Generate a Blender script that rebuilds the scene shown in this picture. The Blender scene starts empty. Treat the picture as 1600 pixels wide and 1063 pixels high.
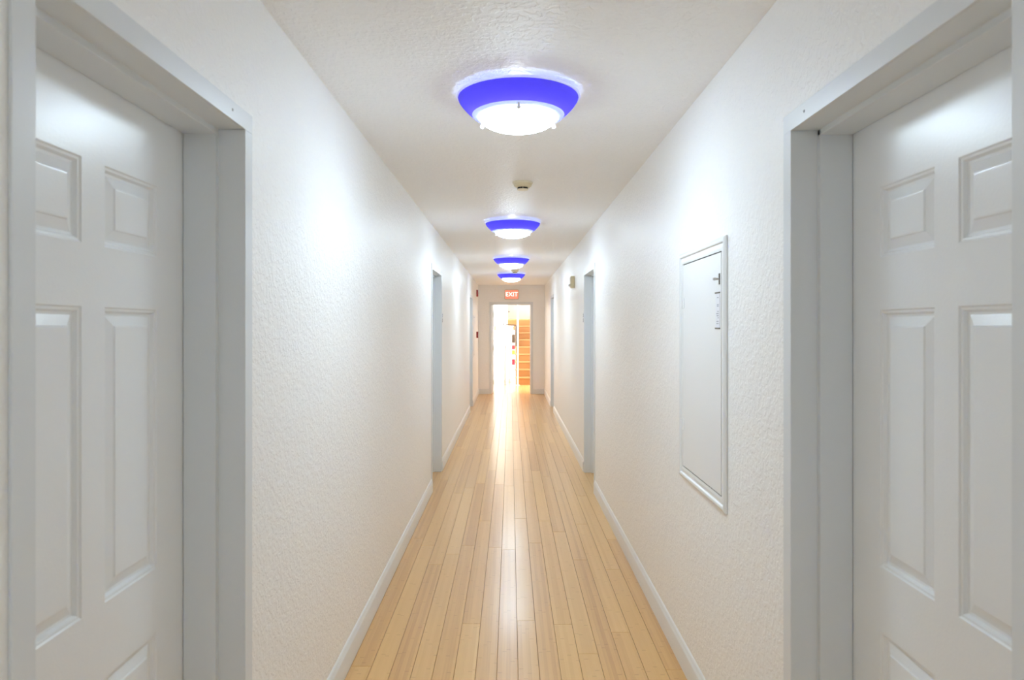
import bpy, bmesh, math, random
from mathutils import Vector, Matrix

random.seed(7)
PI = math.pi
sc = bpy.context.scene
C = sc.collection

# ------------------------------------------------------------------ sizes (metres)
F_PX = 1067.0                 # focal length in pixels of the 1600 wide frame (24 mm lens)
CAMZ = 1.501                  # eye height
XL, XR = 0.720, 0.766         # corridor walls left and right of the camera
H = 2.440                     # ceiling height
YB, YF = -3.2, 15.30          # wall behind the camera, wall with the exit sign
OH = 2.034                    # door opening height
WT = 0.20                     # wall thickness

# ------------------------------------------------------------------ camera
cam_d = bpy.data.cameras.new('camera')
cam = bpy.data.objects.new('camera', cam_d)
C.objects.link(cam)
cam.location = (0, 0, CAMZ)
cam.rotation_euler = (PI / 2, 0, 0)
cam_d.sensor_width = 36.0
cam_d.lens = F_PX * 36.0 / 1600.0
cam_d.shift_x = 2.5 / 1600.0
cam_d.shift_y = -20.2 / 1600.0
cam_d.clip_start = 0.05
cam_d.clip_end = 100
cam_d.dof.use_dof = True
cam_d.dof.focus_distance = 4.5
cam_d.dof.aperture_fstop = 4.5
sc.camera = cam

# ------------------------------------------------------------------ world, daylight, exposure
w = bpy.data.worlds.new('world')
sc.world = w
w.use_nodes = True
bg = w.node_tree.nodes['Background']
bg.inputs['Color'].default_value = (0.82, 0.90, 1.0, 1)
bg.inputs['Strength'].default_value = 1.0

def area_light(name, loc, rot, sx, sy, power, col):
    d = bpy.data.lights.new(name, 'AREA')
    d.shape = 'RECTANGLE'; d.size = sx; d.size_y = sy
    d.energy = power; d.color = col
    o = bpy.data.objects.new(name, d); C.objects.link(o)
    o.location = loc; o.rotation_euler = rot
    return o
# daylight coming in through the window of the stair hall
area_light('window_daylight', (-2.52, 17.75, 1.75), (0, -PI / 2, 0), 2.0, 3.0, 158, (0.92, 0.97, 1.0))

LAMP_L = 27.5                 # radiance of the lamp bowls
BULB_W = 0.46
sc.view_settings.view_transform = 'Standard'
sc.view_settings.look = 'None'
sc.view_settings.gamma = 1.0
sc.view_settings.use_curve_mapping = False
sc.view_settings.exposure = 0.90
try:
    sc.cycles.max_bounces = 13
    sc.cycles.diffuse_bounces = 11
    sc.cycles.glossy_bounces = 5
    sc.cycles.caustics_reflective = False
    sc.cycles.caustics_refractive = False
    sc.cycles.sample_clamp_indirect = 5.0
    sc.cycles.use_denoising = True
    sc.cycles.denoising_input_passes = 'RGB_ALBEDO_NORMAL'
    sc.cycles.denoising_prefilter = 'ACCURATE'
    sc.cycles.use_adaptive_sampling = True
    sc.cycles.adaptive_threshold = 0.03
except Exception:
    pass

# ------------------------------------------------------------------ helpers
def box(bm, x0, x1, y0, y1, z0, z1):
    v = [bm.verts.new(p) for p in ((x0, y0, z0), (x1, y0, z0), (x1, y1, z0), (x0, y1, z0),
                                   (x0, y0, z1), (x1, y0, z1), (x1, y1, z1), (x0, y1, z1))]
    for f in ((0, 3, 2, 1), (4, 5, 6, 7), (0, 1, 5, 4), (1, 2, 6, 5), (2, 3, 7, 6), (3, 0, 4, 7)):
        bm.faces.new([v[i] for i in f])
    return v

def prism(bm, pts, fn, t0, t1):
    """extrude polygon pts (a,b) from t0 to t1; fn(a,b,t) -> xyz"""
    A = [bm.verts.new(fn(a, b, t0)) for a, b in pts]
    B = [bm.verts.new(fn(a, b, t1)) for a, b in pts]
    n = len(pts)
    for i in range(n):
        j = (i + 1) % n
        bm.faces.new((A[i], A[j], B[j], B[i]))
    bm.faces.new(A[::-1]); bm.faces.new(B)

def lathe(bm, prof, n=48, close=False, origin=(0, 0, 0)):
    rings = []
    ox, oy, oz = origin
    for r, z in prof:
        if r < 1e-6:
            rings.append([bm.verts.new((ox, oy, oz + z))])
        else:
            rings.append([bm.verts.new((ox + r * math.cos(2 * PI * i / n), oy + r * math.sin(2 * PI * i / n), oz + z)) for i in range(n)])
    pairs = list(zip(rings, rings[1:]))
    if close:
        pairs.append((rings[-1], rings[0]))
    for a, b in pairs:
        for i in range(n):
            j = (i + 1) % n
            if len(a) == 1 and len(b) == 1:
                continue
            if len(a) == 1:
                bm.faces.new((a[0], b[j], b[i]))
            elif len(b) == 1:
                bm.faces.new((a[i], a[j], b[0]))
            else:
                bm.faces.new((a[i], a[j], b[j], b[i]))

def tube(bm, path, r, n=12):
    path = [Vector(p) for p in path]
    rings = []
    up = None
    for i, p in enumerate(path):
        t = (path[min(i + 1, len(path) - 1)] - path[max(i - 1, 0)]).normalized()
        if up is None:
            up = t.orthogonal().normalized()
        else:
            up = (up - t * up.dot(t)).normalized()
        s = t.cross(up)
        rings.append([bm.verts.new(p + r * (math.cos(2 * PI * k / n) * up + math.sin(2 * PI * k / n) * s)) for k in range(n)])
    for a, b in zip(rings, rings[1:]):
        for k in range(n):
            bm.faces.new((a[k], a[(k + 1) % n], b[(k + 1) % n], b[k]))
    bm.faces.new(rings[0][::-1]); bm.faces.new(rings[-1])

def bend(pts, rad=0.04, n=6):
    """round the corners of a polyline"""
    pts = [Vector(p) for p in pts]
    out = [pts[0]]
    for a, b, c in zip(pts, pts[1:], pts[2:]):
        d1 = min(rad, (a - b).length * .45); d2 = min(rad, (c - b).length * .45)
        p, q = b + (a - b).normalized() * d1, b + (c - b).normalized() * d2
        for k in range(n + 1):
            t = k / n
            out.append(p * (1 - t) ** 2 + b * 2 * t * (1 - t) + q * t * t)
    out.append(pts[-1])
    return out

def mesh(bm, name, smooth=False, bevel=0.0, seg=2, ang=40):
    bmesh.ops.recalc_face_normals(bm, faces=bm.faces)
    if bevel > 0:
        es = [e for e in bm.edges if len(e.link_faces) == 2 and e.calc_face_angle(0) > math.radians(30)]
        bmesh.ops.bevel(bm, geom=es, offset=bevel, segments=seg, affect='EDGES', profile=0.5, clamp_overlap=True)
    if smooth:
        for f in bm.faces:
            f.smooth = True
        for e in bm.edges:
            if len(e.link_faces) == 2 and e.calc_face_angle(0) > math.radians(ang):
                e.smooth = False
    me = bpy.data.meshes.new(name)
    bm.to_mesh(me); bm.free()
    return me

def link(name, me, mat, parent=None, loc=None):
    o = bpy.data.objects.new(name, me)
    if mat is not None and len(me.materials) == 0:
        me.materials.append(mat)
    C.objects.link(o)
    if parent is not None:
        o.parent = parent
    if loc is not None:
        o.location = loc
    return o

def build(name, fn, mat, parent=None, loc=None, smooth=False, bevel=0.0, seg=2, ang=40):
    bm = bmesh.new()
    fn(bm)
    return link(name, mesh(bm, name, smooth, bevel, seg, ang), mat, parent, loc)

def tag(o, label, cat=None, group=None, kind=None):
    o['label'] = label
    if cat: o['category'] = cat
    if group: o['group'] = group
    if kind: o['kind'] = kind
    return o

def empty(name, loc=(0, 0, 0), rz=0.0):
    o = bpy.data.objects.new(name, None)
    o.empty_display_size = 0.1
    C.objects.link(o)
    o.location = loc; o.rotation_euler = (0, 0, rz)
    return o

def text_mesh(body, size, depth, name):
    cu = bpy.data.curves.new(name + '_curve', 'FONT')
    cu.body = body; cu.size = size; cu.extrude = depth
    cu.align_x = 'CENTER'; cu.align_y = 'CENTER'
    t = bpy.data.objects.new(name + '_tmp', cu); C.objects.link(t)
    dg = bpy.context.evaluated_depsgraph_get()
    me = bpy.data.meshes.new_from_object(t.evaluated_get(dg))
    me.name = name
    bpy.data.objects.remove(t); bpy.data.curves.remove(cu)
    return me

# ------------------------------------------------------------------ materials
def new_mat(name):
    m = bpy.data.materials.new(name)
    m.use_nodes = True
    nt = m.node_tree
    return m, nt, nt.nodes, nt.links, nt.nodes['Principled BSDF']

def add_noise_bump(nt, p, scale, dist, strength=1.0, detail=3.0, lo=None, hi=None, rough=0.55):
    N, L = nt.nodes, nt.links
    tc = N.new('ShaderNodeTexCoord')
    nz = N.new('ShaderNodeTexNoise')
    nz.inputs['Scale'].default_value = scale
    nz.inputs['Detail'].default_value = detail
    nz.inputs['Roughness'].default_value = rough
    L.new(tc.outputs['Object'], nz.inputs['Vector'])
    h = nz.outputs['Fac']
    if lo is not None:
        mr = N.new('ShaderNodeMapRange')
        mr.interpolation_type = 'SMOOTHSTEP'
        mr.inputs['From Min'].default_value = lo
        mr.inputs['From Max'].default_value = hi
        L.new(h, mr.inputs['Value'])
        h = mr.outputs['Result']
    b = N.new('ShaderNodeBump')
    b.inputs['Strength'].default_value = strength
    b.inputs['Distance'].default_value = dist
    L.new(h, b.inputs['Height'])
    L.new(b.outputs['Normal'], p.inputs['Normal'])
    return nz, b

def paint(name, col, rough=0.4, bump=None, spec=0.5, metal=0.0):
    m, nt, N, L, p = new_mat(name)
    p.inputs['Base Color'].default_value = (*col, 1)
    p.inputs['Roughness'].default_value = rough
    p.inputs['Specular IOR Level'].default_value = spec
    p.inputs['Metallic'].default_value = metal
    if bump:
        add_noise_bump(nt, p, *bump)
    return m

def plaster(name, col, scale, dist, rough):
    """knock-down plaster: two layers of blotchy relief"""
    m, nt, N, L, p = new_mat(name)
    p.inputs['Base Color'].default_value = (*col, 1)
    p.inputs['Roughness'].default_value = rough
    tc = N.new('ShaderNodeTexCoord')
    hs = []
    for sc_, lo, hi, amt in ((scale, 0.42, 0.62, 1.0), (scale * 0.22, 0.3, 0.7, 0.9)):
        nz = N.new('ShaderNodeTexNoise')
        nz.inputs['Scale'].default_value = sc_
        nz.inputs['Detail'].default_value = 2.2 if sc_ == scale else 1.0
        nz.inputs['Distortion'].default_value = 0.4
        L.new(tc.outputs['Object'], nz.inputs['Vector'])
        mr = N.new('ShaderNodeMapRange'); mr.interpolation_type = 'SMOOTHSTEP'
        mr.inputs['From Min'].default_value = lo; mr.inputs['From Max'].default_value = hi
        mr.inputs['To Max'].default_value = amt
        L.new(nz.outputs['Fac'], mr.inputs['Value'])
        hs.append(mr.outputs['Result'])
    acc = hs[0]
    for h in hs[1:]:
        a = N.new('ShaderNodeMath'); a.operation = 'ADD'
        L.new(acc, a.inputs[0]); L.new(h, a.inputs[1]); acc = a.outputs[0]
    b = N.new('ShaderNodeBump')
    b.inputs['Distance'].default_value = dist
    b.inputs['Strength'].default_value = 1.0
    L.new(acc, b.inputs['Height'])
    L.new(b.outputs['Normal'], p.inputs['Normal'])
    return m

def emitter(name, col, strength, base=None):
    m, nt, N, L, p = new_mat(name)
    p.inputs['Base Color'].default_value = (*(base or col), 1)
    p.inputs['Emission Color'].default_value = (*col, 1)
    p.inputs['Emission Strength'].default_value = strength
    p.inputs['Roughness'].default_value = 0.3
    return m

def lit_glass(name, col, tcol, mixf=0.7, gloss=0.08):
    """frosted coloured glass that lets the lamp's own light through"""
    m, nt, N, L, p = new_mat(name)
    p.inputs['Base Color'].default_value = (*col, 1)
    p.inputs['Roughness'].default_value = 0.25
    tr = N.new('ShaderNodeBsdfTranslucent')
    tr.inputs['Color'].default_value = (*tcol, 1)
    mx = N.new('ShaderNodeMixShader'); mx.inputs['Fac'].default_value = mixf
    L.new(p.outputs['BSDF'], mx.inputs[1]); L.new(tr.outputs['BSDF'], mx.inputs[2])
    L.new(mx.outputs['Shader'], N['Material Output'].inputs['Surface'])
    return m

def bamboo(name, rough=0.30):
    m, nt, N, L, p = new_mat(name)
    def math_(op, a, b=None, c=None):
        n = N.new('ShaderNodeMath'); n.operation = op
        for i, v in enumerate((a, b, c)):
            if v is None: continue
            if isinstance(v, (int, float)): n.inputs[i].default_value = v
            else: L.new(v, n.inputs[i])
        return n.outputs[0]
    tc = N.new('ShaderNodeTexCoord')
    oi = N.new('ShaderNodeObjectInfo')
    sep = N.new('ShaderNodeSeparateXYZ'); L.new(tc.outputs['Object'], sep.inputs[0])
    rnd = oi.outputs['Random']
    off = math_('MULTIPLY', rnd, 137.0)
    strip = math_('FLOOR', math_('DIVIDE', math_('ADD', sep.outputs['X'], 5.0), 0.0185))
    sid = math_('ADD', strip, off)
    wn = N.new('ShaderNodeTexWhiteNoise'); wn.noise_dimensions = '1D'
    L.new(sid, wn.inputs['W'])
    # knuckles: a short dark dash across a strip every half metre or so
    yy = math_('ADD', math_('MULTIPLY', sep.outputs['Y'], 2.3), math_('MULTIPLY', wn.outputs['Value'], 9.0))
    fr = math_('FRACT', yy)
    seg = math_('FLOOR', yy)
    kn = math_('MAXIMUM', math_('SUBTRACT', 1.0, math_('MULTIPLY', math_('ABSOLUTE', math_('SUBTRACT', fr, 0.5)), 90.0)), 0.0)
    # long grain
    cmb = N.new('ShaderNodeCombineXYZ')
    L.new(math_('MULTIPLY', sep.outputs['X'], 130.0), cmb.inputs[0])
    L.new(math_('ADD', math_('MULTIPLY', sep.outputs['Y'], 2.2), off), cmb.inputs[1])
    gr = N.new('ShaderNodeTexNoise'); gr.inputs['Scale'].default_value = 1.0; gr.inputs['Detail'].default_value = 3
    L.new(cmb.outputs[0], gr.inputs['Vector'])
    cmb2 = N.new('ShaderNodeCombineXYZ')
    L.new(math_('MULTIPLY', sep.outputs['X'], 9.0), cmb2.inputs[0])
    L.new(math_('ADD', math_('MULTIPLY', sep.outputs['Y'], 1.5), off), cmb2.inputs[1])
    bl = N.new('ShaderNodeTexNoise'); bl.inputs['Scale'].default_value = 1.0; bl.inputs['Detail'].default_value = 2
    L.new(cmb2.outputs[0], bl.inputs['Vector'])
    # tone = plank + strip + grain
    t = math_('ADD', math_('MULTIPLY', rnd, 0.46), 0.02)
    t = math_('ADD', t, math_('MULTIPLY', wn.outputs['Value'], 0.30))
    t = math_('ADD', t, math_('MULTIPLY', gr.outputs['Fac'], 0.30))
    t = math_('ADD', t, math_('MULTIPLY', math_('SUBTRACT', bl.outputs['Fac'], 0.5), 0.12))
    ramp = N.new('ShaderNodeValToRGB')
    e = ramp.color_ramp.elements
    e[0].position = 0.05; e[0].color = (0.55, 0.272, 0.09, 1)
    e[1].position = 0.95; e[1].color = (0.79, 0.485, 0.18, 1)
    k = e.new(0.45); k.color = (0.70, 0.398, 0.135, 1)
    L.new(t, ramp.inputs['Fac'])
    mx = N.new('ShaderNodeMixRGB'); mx.blend_type = 'MULTIPLY'
    mx.inputs['Color2'].default_value = (0.55, 0.42, 0.32, 1)
    L.new(math_('MULTIPLY', kn, 0.45), mx.inputs['Fac'])
    L.new(ramp.outputs['Color'], mx.inputs['Color1'])
    L.new(mx.outputs['Color'], p.inputs['Base Color'])
    p.inputs['Coat Weight'].default_value = 0.5
    p.inputs['Coat Roughness'].default_value = 0.20
    p.inputs['Roughness'].default_value = rough
    return m

M = {
    'wall': plaster('wall_plaster', (0.915, 0.916, 0.908), 62.0, 0.0010, 0.42),
    'ceiling': plaster('ceiling_plaster', (0.91, 0.92, 0.925), 48.0, 0.0015, 0.5),
    'room': paint('room_white', (0.88, 0.88, 0.87), 0.6),
    'frame': paint('door_frame_paint', (0.73, 0.765, 0.79), 0.34, (180.0, 0.0002)),
    'door': paint('door_paint', (0.84, 0.865, 0.885), 0.28, (140.0, 0.0003)),
    'trim': paint('trim_gloss_white', (0.83, 0.845, 0.85), 0.3),
    'basetrim': paint('baseboard_paint', (0.78, 0.80, 0.80), 0.32, (60.0, 0.0006)),
    'panel': paint('access_panel_white', (0.83, 0.84, 0.845), 0.35),
    'dark': paint('painted_gap_shade', (0.05, 0.048, 0.045), 0.7),
    'nickel': paint('nickel', (0.62, 0.60, 0.57), 0.28, None, 0.5, 1.0),
    'bronze': paint('dull_bronze', (0.16, 0.14, 0.11), 0.4, None, 0.5, 0.7),
    'white_metal': paint('white_metal', (0.85, 0.86, 0.87), 0.3),
    'blue_glass': lit_glass('blue_glass', (0.10, 0.07, 0.80), (0.072, 0.050, 0.50), 0.75),
    'rim_glass': lit_glass('rim_glass', (0.9, 0.9, 0.98), (0.98, 0.98, 1.0), 0.9),
    'ring_glass': lit_glass('ring_glass', (0.20, 0.20, 0.46), (0.24, 0.24, 0.5), 0.6),
    'bowl': emitter('bowl_lit_glass', (0.71, 0.882, 1.0), LAMP_L, (0.9, 0.9, 0.9)),
    'beige': paint('beige_plastic', (0.76, 0.68, 0.47), 0.45),
    'ivory': paint('ivory_plastic', (0.80, 0.74, 0.58), 0.45),
    'red': paint('alarm_red', (0.36, 0.015, 0.02), 0.35),
    'black': paint('black_plastic', (0.015, 0.015, 0.016), 0.4),
    'grey_print': paint('grey_print', (0.33, 0.34, 0.38), 0.6),
    'paper': paint('label_paper', (0.80, 0.81, 0.86), 0.5),
    'clear': paint('strobe_lens', (0.82, 0.82, 0.80), 0.15),
    'sign_case': paint('sign_case', (0.66, 0.60, 0.48), 0.4),
    'sign_face': emitter('sign_face_lit', (1.0, 0.26, 0.15), 0.42, (0.55, 0.14, 0.08)),
    'sign_letter': emitter('sign_letter_lit', (1.0, 0.86, 0.78), 1.0, (0.9, 0.8, 0.75)),
    'plank': bamboo('bamboo_plank'),
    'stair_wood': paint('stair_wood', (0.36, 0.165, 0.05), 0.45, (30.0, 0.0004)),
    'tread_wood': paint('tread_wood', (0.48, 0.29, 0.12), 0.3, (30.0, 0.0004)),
    'subfloor': paint('subfloor', (0.10, 0.055, 0.02), 0.8),
    'grey_metal': paint('grey_metal', (0.22, 0.225, 0.23), 0.4),
}
for k, c in {'b_red': (0.62, 0.04, 0.06), 'b_green': (0.45, 0.66, 0.08), 'b_lav': (0.40, 0.40, 0.70),
             'b_brown': (0.09, 0.06, 0.04), 'b_crimson': (0.45, 0.03, 0.07), 'orange': (0.80, 0.36, 0.14)}.items():
    M[k] = paint('print_' + k, c, 0.4)

# ------------------------------------------------------------------ walls, ceiling, floor slab
DOORS_L = [(1.028, 1.840), (6.272, 7.084), (12.10, 12.912)]
DOORS_R = [(1.036, 1.852), (6.225, 7.037), (12.05, 12.862)]
HATCH = (2.452, 3.012, 0.885, 1.780)          # service hatch in the right wall: y0 y1 z0 z1
HATCH_L = (13.22, 13.72, 0.95, 1.70)

def wall_cells(bm, mk, a0, a1, z0, z1, holes):
    """tile a wall with boxes, leaving the holes (a0,a1,z0,z1) open"""
    aa = sorted({a0, a1} | {h[0] for h in holes} | {h[1] for h in holes})
    for p, q in zip(aa, aa[1:]):
        cuts = sorted([(h[2], h[3]) for h in holes if h[0] <= p + 1e-6 and h[1] >= q - 1e-6])
        z = z0
        for c0, c1 in cuts:
            if c0 > z + 1e-6: mk(bm, p, q, z, c0)
            z = max(z, c1)
        if z < z1 - 1e-6: mk(bm, p, q, z, z1)

RO = 0.038   # rough opening beyond the door frame's inner edge
hl = [(a - RO, b + RO, 0.0, OH + RO) for a, b in DOORS_L]
hr = [(a - RO, b + RO, 0.0, OH + RO) for a, b in DOORS_R]
wl = build('wall_left', lambda bm: wall_cells(bm, lambda b, p, q, z, t: box(b, -XL - WT, -XL, p, q, z, t), YB, YF, 0, H, hl), M['wall'])
tag(wl, 'white textured plaster wall with three grey doorways and red alarms', 'wall', kind='structure')
wr = build('wall_right', lambda bm: wall_cells(bm, lambda b, p, q, z, t: box(b, XR, XR + WT, p, q, z, t), YB, YF, 0, H, hr), M['wall'])
tag(wr, 'white textured plaster wall with the framed service hatch', 'wall', kind='structure')
DX0, DX1, DH = -0.425, 0.456, 2.012           # far doorway opening
wf = build('wall_far', lambda bm: wall_cells(bm, lambda b, p, q, z, t: box(b, p, q, YF, YF + 0.14, z, t), -2.6, 1.3, 0, 3.2,
           [(DX0 - 0.02, DX1 + 0.02, 0, DH + 0.02)]), M['wall'])
tag(wf, 'cream end wall with the exit sign above an open doorway', 'wall', kind='structure')
wb = build('wall_back', lambda bm: box(bm, -XL - WT, XR + WT, YB - 0.12, YB, 0, H), M['wall'])
tag(wb, 'white plaster wall closing the corridor behind', 'wall', kind='structure')
ce = build('ceiling', lambda bm: box(bm, -XL - WT, XR + WT, YB - 0.12, YF, H, H + 0.12), M['ceiling'])
tag(ce, 'off-white textured plaster corridor ceiling', 'ceiling', kind='structure')

# ------------------------------------------------------------------ floor of bamboo planks
TH = 0.014
floor = build('floor', lambda bm: box(bm, -2.7, 1.4, YB - 0.12, 21.6, -0.12, -TH - 0.0005), M['subfloor'])
tag(floor, 'glossy honey-coloured bamboo plank floor', 'floor', kind='structure')
PITCH, SEAM = 0.0924, -0.6135
PL = 1.85
GAP = 0.0011
def plank_fn(x0, x1, ly):
    def fn(bm):
        b = 0.0014
        # top with eased edges, no underside
        lv = []
        for (ins, z) in ((0.0, -TH), (0.0, -b), (b, 0.0)):
            lv.append([bm.verts.new(p) for p in ((x0 + ins, -ly / 2 + ins, z), (x1 - ins, -ly / 2 + ins, z), (x1 - ins, ly / 2 - ins, z), (x0 + ins, ly / 2 - ins, z))])
        for a, c in zip(lv, lv[1:]):
            for i in range(4):
                bm.faces.new((a[i], a[(i + 1) % 4], c[(i + 1) % 4], c[i]))
        bm.faces.new(lv[2]); bm.faces.new(lv[0][::-1])
    return fn
_pm = {}
def plank_mesh(wd, ly):
    k = (round(wd, 4), round(ly, 4))
    if k not in _pm:
        bm = bmesh.new(); plank_fn(-wd / 2, wd / 2, ly)(bm)
        me = mesh(bm, 'plank'); me.materials.append(M['plank']); _pm[k] = me
    return _pm[k]
def plank(x0, x1, y0, y1):
    o = link('plank', plank_mesh(x1 - x0 - GAP, y1 - y0 - GAP), None, floor)
    o.location = ((x0 + x1) / 2, (y0 + y1) / 2, 0)
YN = 2.2                                        # planks in view begin here
rows = range(-2, 16)
near_bm = bmesh.new()
for r in rows:
    xa = SEAM + r * PITCH; xb = xa + PITCH
    if xa >= XR or xb <= -XL: continue
    cx0, cx1 = max(xa, -XL), min(xb, XR)
    if cx1 - cx0 < 0.012: continue
    y = YN - random.uniform(0.2, 1.0) * PL
    while y < YF + 0.14:
        y1 = min(y + PL + random.uniform(-0.02, 0.02), YF + 0.14)
        if YF + 0.14 - y1 < 0.25: y1 = YF + 0.14
        plank(cx0, cx1, y, y1)
        y = y1
# boards running into the door recesses
for s, doors in ((-1, DOORS_L), (1, DOORS_R)):
    for (a, b) in doors:
        x = XL if s < 0 else XR
        for k in range(3):
            p0 = x + k * 0.067; p1 = p0 + 0.067
            if s < 0: plank(-p1, -p0, a + 0.001, b - 0.001)
            else: plank(p0, p1, a + 0.001, b - 0.001)
def joined_planks(bm, x0, x1, y0, y1):
    xa = x0
    while xa < x1 - 0.02:
        xb = min(xa + PITCH, x1)
        y = y0
        ye = y0 + random.uniform(0.4, 1.0) * PL
        while y < y1 - 0.01:
            ye = min(ye, y1)
            sub = bmesh.new(); plank_fn(xa + GAP / 2, xb - GAP / 2, ye - y - GAP)(sub)
            tmp = bpy.data.meshes.new('tmp'); 
            bmesh.ops.translate(sub, verts=sub.verts, vec=(0, (y + ye) / 2, 0))
            sub.to_mesh(tmp); sub.free(); bm.from_mesh(tmp); bpy.data.meshes.remove(tmp)
            y = ye; ye = y + PL
        xa = xb
nb = build('plank_run', lambda bm: joined_planks(bm, -XL, XR, YB, YN - 1.95), M['plank'], floor)
nb['kind'] = 'stuff'
hb = build('hall_plank_run', lambda bm: joined_planks(bm, -2.6, 1.3, YF + 0.14, 19.9), M['plank'], floor)
hb['kind'] = 'stuff'
# short fill boards between the unseen run and the seen planks are part of the run
fb = build('plank_fill', lambda bm: box(bm, -XL, XR, YN - 1.95, YN, -TH, -0.0030), M['plank'], floor)
fb['kind'] = 'stuff'

# ------------------------------------------------------------------ baseboards
BP = [(0, 0), (0.014, 0), (0.014, 0.088), (0.0125, 0.096), (0.0085, 0.101), (0.0075, 0.108), (0.004, 0.115), (0, 0.118)]
def baseboard(name, side, y0, y1):
    if side == 'left': fn = lambda a, b, t: (-XL + a, t, b)
    elif side == 'right': fn = lambda a, b, t: (XR - a, t, b)
    else: fn = lambda a, b, t: (t, YF - a, b)
    return build(name, lambda bm: prism(bm, BP, fn, y0, y1), M['basetrim'], smooth=True, ang=50)
def runs(doors):
    ys = [YB] + [v for a, b in doors for v in (a - 0.05, b + 0.05)] + [YF]
    return list(zip(ys[::2], ys[1::2]))
for side, doors in (('left', DOORS_L), ('right', DOORS_R)):
    for i, (a, b) in enumerate(runs(doors)):
        txt = ['running from the closing wall to the first doorway', 'between the first and second doorway', 'between the second and third doorway', 'between the third doorway and the end wall'][i]
        tag(baseboard('baseboard_' + side, side, a, b), 'white moulded baseboard on the %s wall %s' % ('hatch' if side == 'right' else 'alarm', txt), 'baseboard', kind='structure')
for x0, x1, t in ((-XL + 0.014, DX0 - 0.055, 'alarm'), (DX1 + 0.055, XR - 0.014, 'hatch')):
    tag(baseboard('baseboard_far', 'far', x0, x1), 'short grey baseboard on the end wall next to the %s wall' % t, 'baseboard', kind='structure')

# ------------------------------------------------------------------ six-panel doors in steel frames
LEAF_U0, LEAF_U1 = 0.1555, 0.1985
STILE, MULL = 0.146, 0.079
ZP = [(0.235, 0.744), (0.905, 1.544), (1.674, 1.850)]
def panel_mesh(wd, ht):
    """raised and fielded panel; u is depth below the face of the leaf"""
    bm = bmesh.new()
    prof = [(0, 0), (0.003, 0.0035), (0.008, 0.0042), (0.0125, 0.0115), (0.018, 0.0120), (0.040, 0.0045), (0.0425, 0.0015), (0.046, 0.0010)]
    loops = []
    for ins, d in prof:
        a, b = wd / 2 - ins, ht / 2 - ins
        loops.append([bm.verts.new((d, y, z)) for y, z in ((-a, -b), (a, -b), (a, b), (-a, b))])
    for p, q in zip(loops, loops[1:]):
        for i in range(4):
            bm.faces.new((p[i], p[(i + 1) % 4], q[(i + 1) % 4], q[i]))
    bm.faces.new(loops[-1])
    # back and sides
    bk = [bm.verts.new((0.030, y, z)) for y, z in ((-wd / 2, -ht / 2), (wd / 2, -ht / 2), (wd / 2, ht / 2), (-wd / 2, ht / 2))]
    for i in range(4):
        bm.faces.new((bk[i], bk[(i + 1) % 4], loops[0][(i + 1) % 4], loops[0][i]))
    bm.faces.new(bk[::-1])
    me = mesh(bm, 'panel'); me.materials.append(M['door'])
    return me
_door_cache = {}
def door_meshes(wid):
    k = round(wid, 3)
    if k in _door_cache: return _door_cache[k]
    hw = wid / 2
    lw = wid - 0.006
    top = OH - 0.003
    pw = (lw - 2 * (STILE) - MULL) / 2
    jamb = [(-0.006, 0.050), (-0.006, 0.0), (0.067, 0.0), (0.067, -0.016), (0.154, -0.016), (0.154, 0.0), (0.199, 0.0), (0.199, 0.037), (-0.0005, 0.037), (-0.0005, 0.050)]
    d = {}
    bm = bmesh.new(); prism(bm, jamb, lambda u, v, t: (u, hw + v, t), 0.0, OH); d['jamb_a'] = mesh(bm, 'frame_jamb', bevel=0.0012, seg=2)
    bm = bmesh.new(); prism(bm, jamb, lambda u, v, t: (u, -hw - v, t), 0.0, OH); d['jamb_b'] = mesh(bm, 'frame_jamb', bevel=0.0012, seg=2)
    head = [(u, v) for u, v in jamb]
    bm = bmesh.new()
    prism(bm, [(-0.006, 0.050), (-0.006, 0.0), (-0.0005, 0.0), (-0.0005, 0.050)], lambda u, v, t: (u, t, OH + v), -hw - 0.05, hw + 0.05)
    prism(bm, [(-0.0005, 0.0), (0.067, 0.0), (0.067, -0.016), (0.154, -0.016), (0.154, 0.0), (0.199, 0.0), (0.199, 0.037), (-0.0005, 0.037)],
          lambda u, v, t: (u, t, OH + v), -hw - 0.0, hw + 0.0)
    d['head'] = mesh(bm, 'frame_head', bevel=0.0012, seg=2)
    # leaf: stiles, mullion and rails
    bm = bmesh.new()
    ys = [-lw / 2, -lw / 2 + STILE, -MULL / 2, MULL / 2, lw / 2 - STILE, lw / 2]
    for a, b in ((0, 1), (2, 3), (4, 5)):
        box(bm, LEAF_U0, LEAF_U1, ys[a], ys[b], 0.008, top)
    zs = [0.008] + [z for p in ZP for z in p] + [top]
    for a, b in zip(zs[::2], zs[1::2]):
        for p, q in ((1, 2), (3, 4)):
            box(bm, LEAF_U0, LEAF_U1, ys[p], ys[q], a, b)
    d['leaf'] = mesh(bm, 'door_leaf')
    d['panels'] = []
    for z0, z1 in ZP:
        pm = panel_mesh(pw, z1 - z0)
        for s in (-1, 1):
            d['panels'].append((pm, (LEAF_U0, s * (MULL / 2 + pw / 2), (z0 + z1) / 2)))
    _door_cache[k] = d
    return d
bm = bmesh.new()
lathe(bm, [(0.0, 0.062), (0.016, 0.061), (0.026, 0.052), (0.027, 0.044), (0.020, 0.034), (0.011, 0.028), (0.011, 0.010), (0.031, 0.008), (0.033, 0.0), (0.0, 0.0)], 32)
bmesh.ops.rotate(bm, verts=bm.verts, cent=(0, 0, 0), matrix=Matrix.Rotation(-PI / 2, 3, 'Y'))
knob_me = mesh(bm, 'knob', True); knob_me.materials.append(M['nickel'])
bm = bmesh.new()
lathe(bm, [(0.0, 0.0016), (0.0028, 0.0014), (0.0042, 0.0)], 16)
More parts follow.
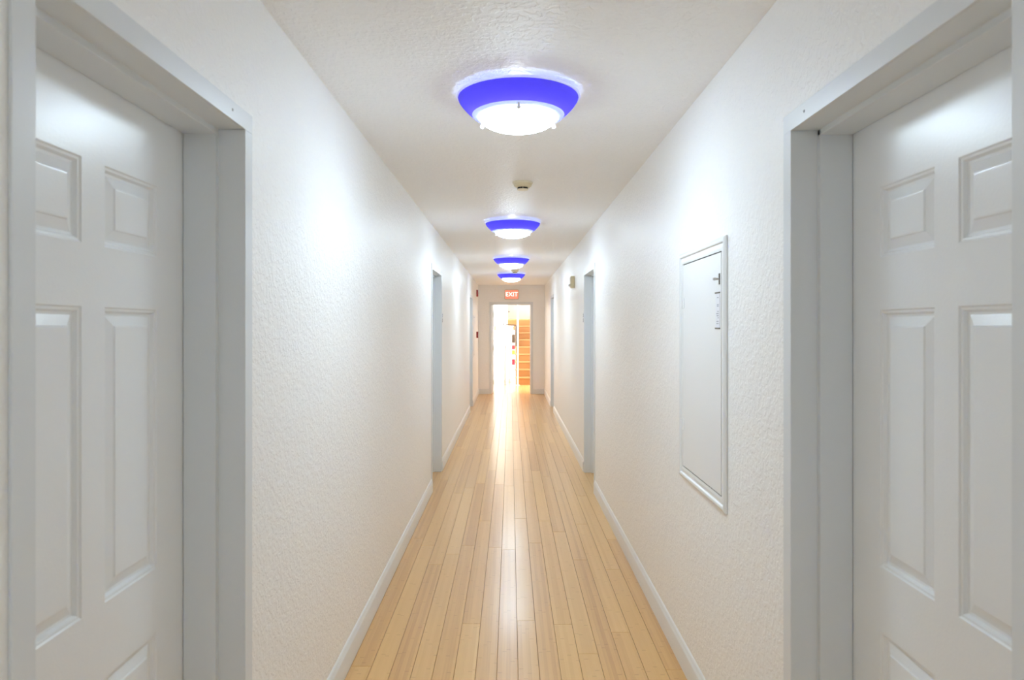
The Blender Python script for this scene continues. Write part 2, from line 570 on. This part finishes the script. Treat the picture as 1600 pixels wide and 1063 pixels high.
bmesh.ops.rotate(bm, verts=bm.verts, cent=(0, 0, 0), matrix=Matrix.Rotation(-PI / 2, 3, 'Y'))
screw_me = mesh(bm, 'screw', True); screw_me.materials.append(M['grey_metal'])

def make_door(n, side, y0, y1, label):
    yc = (y0 + y1) / 2
    r = empty('door_%d' % n, (XR, yc, 0) if side > 0 else (-XL, yc, 0), 0 if side > 0 else PI)
    tag(r, label, 'door', kind='structure')
    d = door_meshes(y1 - y0)
    link('frame_jamb', d['jamb_a'], M['frame'], r)
    link('frame_jamb', d['jamb_b'], M['frame'], r)
    hd = link('frame_head', d['head'], M['frame'], r)
    hw = (y1 - y0) / 2
    for s in (-1, 1):
        link('screw', screw_me, None, hd, (-0.006, s * (hw - 0.085), OH + 0.026))
    lf = link('door_leaf', d['leaf'], M['door'], r)
    for pm, loc in d['panels']:
        link('panel', pm, None, lf, loc)
    near = -side          # latch side is the edge towards the entrance end of the corridor
    k = link('knob', knob_me, None, lf, (LEAF_U0, near * (hw - 0.075), 0.95))
    k['label'] = 'round nickel door knob'
    return r
wh = ['first', 'second', 'third']
n = 1
for i in range(3):
    make_door(n, -1, *DOORS_L[i], 'white six-panel door in grey frame, %s on the wall with the red alarms' % wh[i]); n += 1
    make_door(n, 1, *DOORS_R[i], 'white six-panel door in grey frame, %s on the wall with the service hatch' % wh[i]); n += 1

# far doorway with its door swung open into the stair hall
fd = empty('door_7', ((DX0 + DX1) / 2, YF, 0))
tag(fd, 'open doorway in grey frame under the exit sign', 'door', kind='structure')
hw = (DX1 - DX0) / 2
fj = [(-0.008, 0.05), (-0.008, 0.0), (0.06, 0.0), (0.06, -0.014), (0.10, -0.014), (0.10, 0.0), (0.148, 0.0), (0.148, 0.05), (0.1405, 0.05), (0.1405, 0.0195), (-0.0005, 0.0195), (-0.0005, 0.05)]
for s in (-1, 1):
    build('frame_jamb', lambda bm: prism(bm, fj, lambda u, v, t: (s * (hw + v), u, t), 0, DH), M['frame'], fd, bevel=0.001)
def fhead(bm):
    prism(bm, [(-0.008, 0.05), (-0.008, 0.0), (-0.0005, 0.0), (-0.0005, 0.05)], lambda u, v, t: (t, u, DH + v), -hw - 0.05, hw + 0.05)
    prism(bm, [(0.1405, 0.05), (0.1405, 0.0), (0.148, 0.0), (0.148, 0.05)], lambda u, v, t: (t, u, DH + v), -hw - 0.05, hw + 0.05)
    prism(bm, [(-0.0005, 0.0), (0.06, 0.0), (0.06, -0.014), (0.10, -0.014), (0.10, 0.0), (0.1405, 0.0), (0.1405, 0.0195), (-0.0005, 0.0195)], lambda u, v, t: (t, u, DH + v), -hw, hw)
build('frame_head', fhead, M['frame'], fd, bevel=0.001)
ol = build('door_leaf', lambda bm: box(bm, -hw + 0.002, -hw + 0.040, 0.153, 0.153 + 2 * hw - 0.01, 0.01, DH - 0.004), M['door'], fd, bevel=0.001)
for z in (0.25, 1.02, 1.78):
    build('hinge', lambda bm: tube(bm, [(-hw + 0.046, 0.150, z - 0.05), (-hw + 0.046, 0.150, z + 0.05)], 0.006), M['nickel'], ol, smooth=True)

# ------------------------------------------------------------------ ceiling lamps
def lamp_meshes():
    d = {}
    def mk(key, prof, n=72, close=False, smooth=True, ang=50):
        bm = bmesh.new(); lathe(bm, prof, n, close)
        d[key] = mesh(bm, key, smooth, ang=ang)
    mk('base_pan', [(0.0, 0.0), (0.105, 0.0), (0.108, -0.004), (0.104, -0.018), (0.0, -0.019)])
    # shallow flared blue glass dish
    outer = [(0.2405, -0.025), (0.237, -0.037), (0.228, -0.050), (0.214, -0.066), (0.201, -0.079), (0.189, -0.089), (0.183, -0.093)]
    mk('glass_dish', outer)
    t = [(0.2410 + 0.0055 * math.cos(a), -0.0225 + 0.0050 * math.sin(a)) for a in [2 * PI * k / 10 for k in range(10)]]
    mk('rim', t, 72, True)
    mk('retaining_ring', [(0.184, -0.0925), (0.182, -0.0955), (0.172, -0.0995), (0.162, -0.1015), (0.156, -0.101)], 72, False)
    mk('light_block_tray', [(0.0, -0.088), (0.150, -0.090), (0.156, -0.095), (0.156, -0.097), (0.150, -0.093), (0.0, -0.091)], 48)  # added opaque disc, keeps the bowl's glow from shining up into the dish
    dome = []
    R = 0.155; dep = 0.055
    for k in range(9):
        a = PI / 2 * k / 8
        dome.append((R * math.cos(a) if k < 8 else 0.0, -0.100 - dep * math.sin(a)))
    mk('glass_bowl', dome, 72)
    mk('finial', [(0.0, -0.022), (0.005, -0.021), (0.0085, -0.016), (0.0085, -0.011), (0.005, -0.006), (0.005, 0.004), (0.0, 0.004)], 20)
    return d
LM = lamp_meshes()
def make_lamp(x, y, label):
    r = empty('ceiling_lamp', (x, y, H))
    tag(r, label, 'ceiling lamp', 'blue-rimmed lamps along the corridor ceiling')
    link('base_pan', LM['base_pan'], M['white_metal'], r)
    a = link('glass_dish', LM['glass_dish'], M['blue_glass'], r); a['label'] = 'blue frosted glass dish'
    link('rim', LM['rim'], M['rim_glass'], a)
    link('light_block_tray', LM['light_block_tray'], M['white_metal'], r)
    link('retaining_ring', LM['retaining_ring'], M['ring_glass'], r)
    b = link('glass_bowl', LM['glass_bowl'], M['bowl'], r); b['label'] = 'glowing white glass bowl'
    for k in range(3):
        an = -PI / 2 + 2 * PI * k / 3
        link('finial', LM['finial'], M['white_metal'], r, (0.172 * math.cos(an), 0.172 * math.sin(an), -0.100))
    ld = bpy.data.lights.new('bulb', 'POINT')
    ld.energy = BULB_W; ld.color = (0.86, 0.93, 1.0); ld.shadow_soft_size = 0.012
    lo = bpy.data.objects.new('bulb', ld); C.objects.link(lo); lo.parent = r; lo.location = (0, 0, -0.050)
    return r
make_lamp(0.031, -1.15, 'unseen round blue glass ceiling lamp, added for fill light before the first pair of doorways, by the closing wall')  # added out of view as fill light for the jambs and first doors
make_lamp(0.031, 2.73, 'round blue glass ceiling lamp with white bowl, level with the service hatch')
make_lamp(0.021, 6.03, 'round blue glass ceiling lamp just before the second pair of doorways')
make_lamp(0.013, 9.18, 'round blue glass ceiling lamp past the beige wall speaker, midway between doorways')
make_lamp(0.015, 11.86, 'round blue glass ceiling lamp by the third pair of doorways, behind a smoke detector')

# ------------------------------------------------------------------ smoke detectors
def make_detector(x, y, label):
    r = empty('smoke_detector', (x, y, H))
    tag(r, label, 'smoke detector', 'smoke detectors on the corridor ceiling')
    build('base_plate', lambda bm: lathe(bm, [(0.0, 0.0), (0.066, 0.0), (0.066, -0.008), (0.062, -0.012), (0.0, -0.012)], 40), M['ivory'], r, smooth=True)
    build('body', lambda bm: lathe(bm, [(0.060, -0.012), (0.056, -0.026), (0.044, -0.036), (0.0, -0.036)], 40), M['beige'], r, smooth=True, ang=30)
    def vent(bm):
        for k in range(12):
            a0 = 2 * PI * (k + 0.12) / 12; a1 = 2 * PI * (k + 0.88) / 12
            pts = [(rr * math.cos(a), rr * math.sin(a)) for rr, a in ((0.034, a0), (0.034, (a0 + a1) / 2), (0.034, a1), (0.028, a1), (0.028, a0))]
            prism(bm, pts, lambda a, b, t: (a, b, t), -0.036, -0.046)
    build('vent_slots', vent, M['black'], r)
    build('cap', lambda bm: lathe(bm, [(0.026, -0.036), (0.026, -0.046), (0.037, -0.0462), (0.036, -0.051), (0.0, -0.053)], 40), M['ivory'], r, smooth=True, ang=30)
make_detector(0.080, 4.42, 'beige smoke detector on the ceiling between the hatch and second doorways')
make_detector(0.075, 11.25, 'beige smoke detector on the ceiling just before the third doorways')

# ------------------------------------------------------------------ framed service hatches
MP = [(0.0, 0.0), (0.0, 0.005), (0.007, 0.0115), (0.014, 0.0125), (0.020, 0.0105), (0.024, 0.0050), (0.028, 0.0050), (0.033, 0.0070), (0.042, 0.0062), (0.050, 0.0050), (0.050, 0.0)]
def moulding_strip(bm, p0, p1, inward, out, prof):
    """mitred strip from outer corner p0 to p1; inward: unit vector into the frame; out: away from wall"""
    p0, p1, inward, out = map(Vector, (p0, p1, inward, out))
    t = (p1 - p0).normalized()
    A = [bm.verts.new(p0 + inward * a + t * a + out * b) for a, b in prof]
    B = [bm.verts.new(p1 + inward * a - t * a + out * b) for a, b in prof]
    k = len(prof)
    for i in range(k):
        j = (i + 1) % k
        bm.faces.new((A[i], A[j], B[j], B[i]))
    bm.faces.new(A[::-1]); bm.faces.new(B)
def make_hatch(wallx, s, hole, label, prof, detail=True):
    """s: +1 right wall, -1 left wall"""
    y0, y1, z0, z1 = hole
    r = empty('service_hatch', (wallx - s * 0.0012, (y0 + y1) / 2, z0))
    tag(r, label, 'wall hatch')
    hy, hh = (y1 - y0) / 2, z1 - z0
    out = (-s, 0, 0)
    m = prof[-1][0] - 0.004
    oy, oz0, oz1 = hy + m, -m, hh + m
    cs = [(0, -oy, oz0), (0, oy, oz0), (0, oy, oz1), (0, -oy, oz1)]
    inn = [(0, 0, 1), (0, -1, 0), (0, 0, -1), (0, 1, 0)]
    for i in range(4):
        build('moulding', lambda bm: moulding_strip(bm, cs[i], cs[(i + 1) % 4], inn[i], out, prof), M['trim'], r, smooth=True, ang=35)
    bx = (lambda bm, a, b, c, d, e, f: box(bm, -b, -a, c, d, e, f)) if s > 0 else box
    build('gap_shade_plate', lambda bm: bx(bm, 0.0004, 0.0010, -hy - 0.003, hy + 0.003, -0.003, hh + 0.003), M['dark'], r)  # dark sheet painting in the shade of the gap around the door
    g = 0.0085
    dr = build('hatch_door', lambda bm: bx(bm, 0.0011, 0.006, -hy + g, hy - g, g, hh - g), M['panel'], r, bevel=0.001)
    if not detail: return r
    f = -0.006 * s
    for z in (0.19, 0.72):
        hg = build('hinge', lambda bm: (tube(bm, [(f - s * 0.004, hy - 0.006, z - 0.024), (f - s * 0.004, hy - 0.006, z + 0.024)], 0.0045),
                                   box(bm, f - s * 0.0022, f, hy - 0.034, hy - 0.008, z - 0.022, z + 0.022)), M['white_metal'], dr, smooth=True)
    lz = 1.676 - z0
    ly = -hy + 0.026
    lt = build('latch_plate', lambda bm: box(bm, f - s * 0.002, f, ly - 0.006, ly + 0.006, lz - 0.020, lz + 0.020), M['bronze'], dr, bevel=0.0008)
    build('latch_knob', lambda bm: (tube(bm, [(f - s * 0.002, ly, lz), (f - s * 0.016, ly + 0.004, lz)], 0.004),
                                    lathe(bm, [(0.0, 0.006), (0.007, 0.004), (0.007, -0.004), (0.0, -0.006)], 16, origin=(f - s * 0.016, ly + 0.006, lz))), M['nickel'], lt, smooth=True)
    # card in a clip holder, lettering too small to read
    cy0, cy1, c0, c1 = -hy + 0.020, -hy + 0.070, 1.497 - z0, 1.627 - z0
    cd = build('label_card', lambda bm: box(bm, f - s * 0.0015, f, cy0, cy1, c0, c1), M['paper'], dr)
    cd['label'] = 'narrow printed card on the hatch door'
    for zz in (c0, c1):
        build('card_clip', lambda bm: box(bm, f - s * 0.003, f, cy0 - 0.001, cy1 + 0.003, zz - 0.003, zz + 0.002), M['bronze'], cd)
    def marks(bm):
        rr = random.Random(3)
        for zf, wdt in ((0.13, 0.6), (0.19, 0.7), (0.29, 0.35), (0.35, 0.7), (0.41, 0.7), (0.47, 0.3), (0.62, 0.6), (0.66, 0.6), (0.86, 0.4)):
            z = c0 + zf * (c1 - c0)
            a = cy0 + 0.012
            while a < cy0 + 0.012 + wdt * 0.034:
                ww = rr.uniform(0.003, 0.007)
                box(bm, f - s * 0.0018, f - s * 0.0014, a, a + ww, z - 0.0017, z + 0.0017)
                a += ww + 0.002
    build('print', marks, M['grey_print'], cd)['kind'] = 'stuff'
    return r
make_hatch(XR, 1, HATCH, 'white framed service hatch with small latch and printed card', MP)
MP2 = [(0.0, 0.0), (0.0, 0.006), (0.02, 0.007), (0.03, 0.004), (0.03, 0.0)]
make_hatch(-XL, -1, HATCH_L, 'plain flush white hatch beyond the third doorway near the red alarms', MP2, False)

# ------------------------------------------------------------------ wall devices
# beige speaker box high on the hatch wall
sp = empty('wall_speaker', (XR, 8.21, 1.97))
tag(sp, 'beige alarm speaker box with strobe lens high on the wall past second doorway', 'speaker')
build('back_box', lambda bm: box(bm, -0.040, -0.0005, -0.068, 0.068, 0.0, 0.142), M['beige'], sp, bevel=0.004)
gr = build('grille', lambda bm: box(bm, -0.050, -0.040, -0.062, 0.062, 0.006, 0.136), M['ivory'], sp, bevel=0.003)
for k in range(6):
    build('slot', lambda bm: box(bm, -0.0508, -0.0495, -0.05, 0.05, 0.066 + k * 0.010, 0.070 + k * 0.010), M['bronze'], gr)
ln = build('strobe_lens', lambda bm: prism(bm, [(-0.050, 0.018), (-0.066, 0.024), (-0.066, 0.046), (-0.050, 0.052)], lambda a, b, t: (a, t, b), -0.03, 0.03), M['clear'], sp, bevel=0.002)

hs = empty('fire_alarm_strobe', (-XL, 14.49, 2.15))
tag(hs, 'dark red fire alarm horn strobe high on the wall near the corner', 'fire alarm')
build('back_box', lambda bm: box(bm, 0.0005, 0.034, -0.058, 0.058, 0.0, 0.140), M['red'], hs, bevel=0.004)
build('strobe_lens', lambda bm: prism(bm, [(0.034, 0.062), (0.056, 0.070), (0.056, 0.096), (0.034, 0.104)], lambda a, b, t: (a, t, b), -0.025, 0.025), M['clear'], hs, bevel=0.002)
build('horn_grille', lambda bm: [box(bm, 0.034, 0.038, -0.035, 0.035, 0.014 + k * 0.011, 0.019 + k * 0.011) for k in range(4)], M['red'], hs)
ps = empty('fire_alarm_pull', (-XL, 14.49, 1.27))
tag(ps, 'dark red fire alarm pull station at hand height near the corner', 'fire alarm')
build('back_box', lambda bm: box(bm, 0.0005, 0.036, -0.042, 0.042, 0.0, 0.132), M['red'], ps, bevel=0.004)
build('pull_handle', lambda bm: prism(bm, [(0.036, 0.030), (0.048, 0.034), (0.050, 0.072), (0.036, 0.080)], lambda a, b, t: (a, t, b), -0.028, 0.028), M['white_metal'], ps, bevel=0.002)

# room number plates beside the second doorways
def number_plate(x, y, s, label):
    r = empty('number_plate', (x, y, 1.60))
    tag(r, label, 'number plate', 'room number plates by the second doorways')
    bx = (lambda bm, a, b, c, d, e, f: box(bm, a, b, c, d, e, f)) if s < 0 else (lambda bm, a, b, c, d, e, f: box(bm, -b, -a, c, d, e, f))
    build('plate', lambda bm: bx(bm, 0.0005, 0.006, -0.03, 0.03, -0.055, 0.055), M['paper'], r, bevel=0.001)
    for z in (-0.028, 0.022):
        build('mark', lambda bm: (bx(bm, 0.006, 0.0085, -0.014, -0.006, z - 0.017, z + 0.017), bx(bm, 0.006, 0.0085, -0.006, 0.014, z - 0.017, z - 0.009), bx(bm, 0.006, 0.0085, -0.006, 0.014, z + 0.009, z + 0.017)), M['grey_print'], r)
number_plate(-XL, DOORS_L[1][1] + 0.085, -1, 'small pale plate with dark marks beside second doorway on the alarm wall')
number_plate(XR, DOORS_R[1][1] + 0.085, 1, 'small pale plate with dark marks beside second doorway on the hatch wall')

# exit sign
ex = empty('exit_sign', (0.028, YF, 2.118))
tag(ex, 'lit coral red exit sign above the open doorway', 'sign')
def rounded(wd, ht, r, n=6):
    pts = []
    for cx, cz, a0 in ((wd / 2 - r, r, -PI / 2), (wd / 2 - r, ht - r, 0), (-wd / 2 + r, ht - r, PI / 2), (-wd / 2 + r, r, PI)):
        for k in range(n + 1):
            a = a0 + PI / 2 * k / n
            pts.append((cx + r * math.cos(a), cz + r * math.sin(a)))
    return pts
build('case', lambda bm: prism(bm, rounded(0.325, 0.222, 0.03), lambda a, b, t: (a, t, b), -0.045, -0.0005), M['sign_case'], ex, bevel=0.003)
build('lit_face', lambda bm: prism(bm, [(a, b + 0.016) for a, b in rounded(0.292, 0.190, 0.02)], lambda a, b, t: (a, t, b), -0.050, -0.045), M['sign_face'], ex)
tm = text_mesh('EXIT', 0.135, 0.0015, 'letters')
lt = link('letters', tm, M['sign_letter'], ex, (0.0, -0.0518, 0.111))
lt.rotation_euler = (PI / 2, 0, 0)
lt['label'] = 'pale lit letters EXIT'

# ------------------------------------------------------------------ stair hall beyond the doorway
RX0, RX1, RY1, RH = -2.6, 1.3, 21.4, 3.2
WIN = (16.2, 19.3, 0.75, 2.75)
t_ = build('wall_hall_left', lambda bm: wall_cells(bm, lambda b, p, q, z, t: box(b, RX0 - 0.12, RX0, p, q, z, t), YF + 0.14, RY1, 0, RH, [WIN]), M['room'])
tag(t_, 'white stair hall wall with the window', 'wall', kind='structure')
t_ = build('wall_hall_right', lambda bm: box(bm, RX1, RX1 + 0.12, YF, RY1, 0, RH), M['room'])
tag(t_, 'white stair hall wall beside the stairs', 'wall', kind='structure')
t_ = build('wall_hall_back', lambda bm: box(bm, -0.08, RX1, RY1 - 0.12, RY1, 0, RH), M['room'])
tag(t_, 'white wall behind the stair landing', 'wall', kind='structure')
t_ = build('wall_hall_front', lambda bm: box(bm, RX0, -0.08, 19.95, 20.07, 0, RH), M['room'])
tag(t_, 'white stair hall wall behind the white cabinet', 'wall', kind='structure')
t_ = build('wall_landing', lambda bm: box(bm, -0.20, -0.08, 20.07, RY1, 0, RH), M['room'])
tag(t_, 'white side wall of the stair landing', 'wall', kind='structure')
t_ = build('ceiling_hall', lambda bm: box(bm, RX0 - 0.12, RX1 + 0.12, YF, RY1, RH, RH + 0.1), M['room'])
tag(t_, 'white stair hall ceiling', 'ceiling', kind='structure')
wn = empty('window_1', (RX0 - 0.06, (WIN[0] + WIN[1]) / 2, WIN[2]))
tag(wn, 'white framed stair hall window', 'window', kind='structure')
ww, wh_ = (WIN[1] - WIN[0]), WIN[3] - WIN[2]
for a, b, c, d in ((-ww / 2, -ww / 2 + 0.05, 0, wh_), (ww / 2 - 0.05, ww / 2, 0, wh_), (-0.03, 0.03, 0.05, wh_ - 0.05), (-ww / 2 + 0.05, ww / 2 - 0.05, 0, 0.05), (-ww / 2 + 0.05, ww / 2 - 0.05, wh_ - 0.05, wh_)):
    build('window_frame', lambda bm: box(bm, -0.03, 0.03, a, b, c, d), M['trim'], wn)

# staircase: nine risers climbing to a landing
ST = empty('staircase', (0.14, 17.76, 0))
tag(ST, 'orange wooden staircase climbing to a landing beyond the doorway', 'staircase')
SW = RX1 - 0.14 - 0.002
RISE, GO = 0.1925, 0.27
for k in range(8):
    z0, z1 = k * RISE, (k + 1) * RISE
    y = k * GO
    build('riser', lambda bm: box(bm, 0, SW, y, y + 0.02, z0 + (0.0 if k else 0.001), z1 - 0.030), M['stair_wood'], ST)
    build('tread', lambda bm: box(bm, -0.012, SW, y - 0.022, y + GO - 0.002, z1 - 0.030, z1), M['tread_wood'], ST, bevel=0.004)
LD = empty('stair_landing', (-0.079, 17.76 + 8 * GO + 0.001, 0))
tag(LD, 'orange wooden landing at the head of the stairs', 'landing')
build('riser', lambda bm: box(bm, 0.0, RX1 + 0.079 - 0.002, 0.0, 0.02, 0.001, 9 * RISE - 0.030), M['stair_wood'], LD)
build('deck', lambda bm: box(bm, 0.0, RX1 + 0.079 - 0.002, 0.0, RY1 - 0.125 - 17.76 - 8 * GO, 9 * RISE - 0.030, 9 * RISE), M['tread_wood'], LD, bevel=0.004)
def stringer(bm):
    for k in range(8):
        box(bm, -0.008, 0.0, k * GO + 0.002, min((k + 1) * GO, 8 * GO - 0.002), 0.001, (k + 1) * RISE - 0.031)
build('stringer', stringer, M['room'], ST)

# white pole in front of the stairs
pl = empty('pole', (0.192, 17.60, 0))
tag(pl, 'slim white floor to ceiling pole in front of the wooden stairs', 'pole')
build('shaft', lambda bm: tube(bm, [(0, 0, 0.004), (0, 0, RH - 0.001)], 0.021, 20), M['white_metal'], pl, smooth=True)
build('base_flange', lambda bm: lathe(bm, [(0.0, 0.0), (0.05, 0.0), (0.05, 0.006), (0.024, 0.014), (0.0, 0.014)], 28), M['white_metal'], pl, smooth=True)

# guard railing
gd = empty('guard_railing', (-0.142, 17.72, 0))
tag(gd, 'thin grey metal guard railing with two posts in front of the cabinet', 'railing')
for (px, py) in ((0, 0), (0.114, 0.78)):
    p = build('post', lambda bm: tube(bm, [(px, py, 0.004), (px, py, 1.05)], 0.0165, 16), M['grey_metal'], gd, smooth=True)
    build('base_flange', lambda bm: lathe(bm, [(0.0, 0.0), (0.05, 0.0), (0.05, 0.007), (0.018, 0.016), (0.0, 0.016)], 24, origin=(px, py, 0)), M['grey_metal'], p, smooth=True)
build('top_rail', lambda bm: tube(bm, bend([(0, -0.02, 1.05), (0, 0.05, 1.05), (0.114, 0.78, 1.05), (0.114, 0.82, 1.05)]), 0.018, 14), M['white_metal'], gd, smooth=True)
build('lower_rail', lambda bm: tube(bm, [(0, 0, 0.12), (0.114, 0.78, 0.12)], 0.010, 12), M['white_metal'], gd, smooth=True)

# white cabinet
cb = empty('white_cabinet', (-0.16, 19.10, 0))
tag(cb, 'tall white cabinet with drawer and doors standing in the stair hall', 'cabinet')
build('body', lambda bm: box(bm, -0.24, 0.24, -0.20, 0.40, 0.0, 1.515), M['room'], cb, bevel=0.002)
build('top', lambda bm: box(bm, -0.25, 0.25, -0.22, 0.41, 1.515, 1.54), M['trim'], cb, bevel=0.003)
dw = build('drawer', lambda bm: box(bm, -0.232, 0.232, -0.216, -0.20, 1.30, 1.505), M['trim'], cb, bevel=0.003)
build('knob', lambda bm: lathe(bm, [(0.0, 0.01), (0.012, 0.006), (0.012, -0.006), (0.0, -0.01)], 16, origin=(0, -0.226, 1.40)), M['nickel'], dw, smooth=True)
for s in (-1, 1):
    for z0, z1 in ((0.03, 0.64), (0.66, 1.28)):
        dd = build('cabinet_door', lambda bm: box(bm, min(s * 0.003, s * 0.232), max(s * 0.003, s * 0.232), -0.216, -0.20, z0, z1), M['trim'], cb, bevel=0.003)
        build('knob', lambda bm: lathe(bm, [(0.0, 0.008), (0.009, 0.005), (0.009, -0.005), (0.0, -0.008)], 14, origin=(s * 0.03, -0.224, (z0 + z1) / 2)), M['nickel'], dd, smooth=True)

# dark bent rail on top of the cabinet
hr_ = build('handrail', lambda bm: tube(bm, bend([(-0.125, 18.98, 1.5405), (-0.125, 18.98, 1.568), (0.155, 18.98, 1.555), (0.155, 18.98, 0.9630)], 0.03), 0.012, 12), M['black'], smooth=True)
tag(hr_, 'thin dark bent handrail from the white cabinet down to a stair tread', 'handrail')
orn = empty('ornament', (-0.195, 18.99, 1.54))
tag(orn, 'tiny black round ornament standing on the white cabinet', 'ornament')
build('ball', lambda bm: lathe(bm, [(0.0, 0.062), (0.012, 0.058), (0.020, 0.044), (0.018, 0.030), (0.008, 0.020), (0.0, 0.019)], 20), M['black'], orn, smooth=True)
build('foot', lambda bm: lathe(bm, [(0.0, 0.022), (0.005, 0.020), (0.006, 0.006), (0.022, 0.003), (0.022, 0.0), (0.0, 0.0)], 20), M['black'], orn, smooth=True)

# leaflet rack beside the stairs
rk = empty('leaflet_rack', (0.080, 17.93, 0))
tag(rk, 'slim white leaflet rack standing beside the wooden stairs', 'rack')
build('back_panel', lambda bm: box(bm, -0.044, 0.044, 0.03, 0.036, 0.02, 1.42), M['trim'], rk, bevel=0.002)
build('base', lambda bm: box(bm, -0.048, 0.048, -0.05, 0.045, 0.0, 0.02), M['trim'], rk, bevel=0.003)
LZ = [(0.50, 0.665, 'b_crimson', 'dark crimson leaflet in the lowest pocket of the white rack'),
      (0.67, 0.765, 'b_lav', 'pale lavender leaflet above the crimson one in the rack'),
      (0.77, 0.90, 'b_green', 'lime green leaflet in the middle pocket of the rack'),
      (0.905, 1.03, 'b_red', 'bright red leaflet above the lime green one in the rack'),
      (1.075, 1.32, 'b_brown', 'tall dark brown leaflet in the top pocket of the rack')]
for z0, z1, mt, lb in LZ:
    build('pocket', lambda bm: (box(bm, -0.044, 0.044, -0.012, 0.0295, z0 - 0.008, z0 - 0.003), box(bm, -0.044, 0.044, -0.016, -0.0125, z0 - 0.008, z0 + 0.012)), M['trim'], rk)
    lf = build('leaflet', lambda bm: box(bm, -0.040, 0.040, -0.004, 0.003, 0.0, z1 - z0 - 0.010), M[mt], None, (0.080, 17.93 + 0.012, z0 - 0.0028), bevel=0.0006)
    tag(lf, lb, 'leaflet', 'leaflets in the white rack')

# small things on the hall walls
pc = empty('wall_notice', (-0.505, 19.95, 1.40))
tag(pc, 'small orange framed notice on the white hall wall', 'notice')
build('frame', lambda bm: box(bm, -0.075, 0.075, -0.015, -0.0005, 0.0, 0.13), M['tread_wood'], pc, bevel=0.002)
build('sheet', lambda bm: box(bm, -0.060, 0.060, -0.0165, -0.0145, 0.015, 0.115), M['orange'], pc)
sn = empty('wall_sensor', (-0.045, RY1 - 0.12, 1.98))
tag(sn, 'tiny grey sensor on the white wall above the landing', 'sensor')
build('body', lambda bm: lathe(bm, [(0.0, 0.03), (0.016, 0.024), (0.02, 0.0), (0.0, 0.0)], 16), M['grey_metal'], sn, (0, -0.001, 0), smooth=True).rotation_euler = (PI / 2, 0, 0)
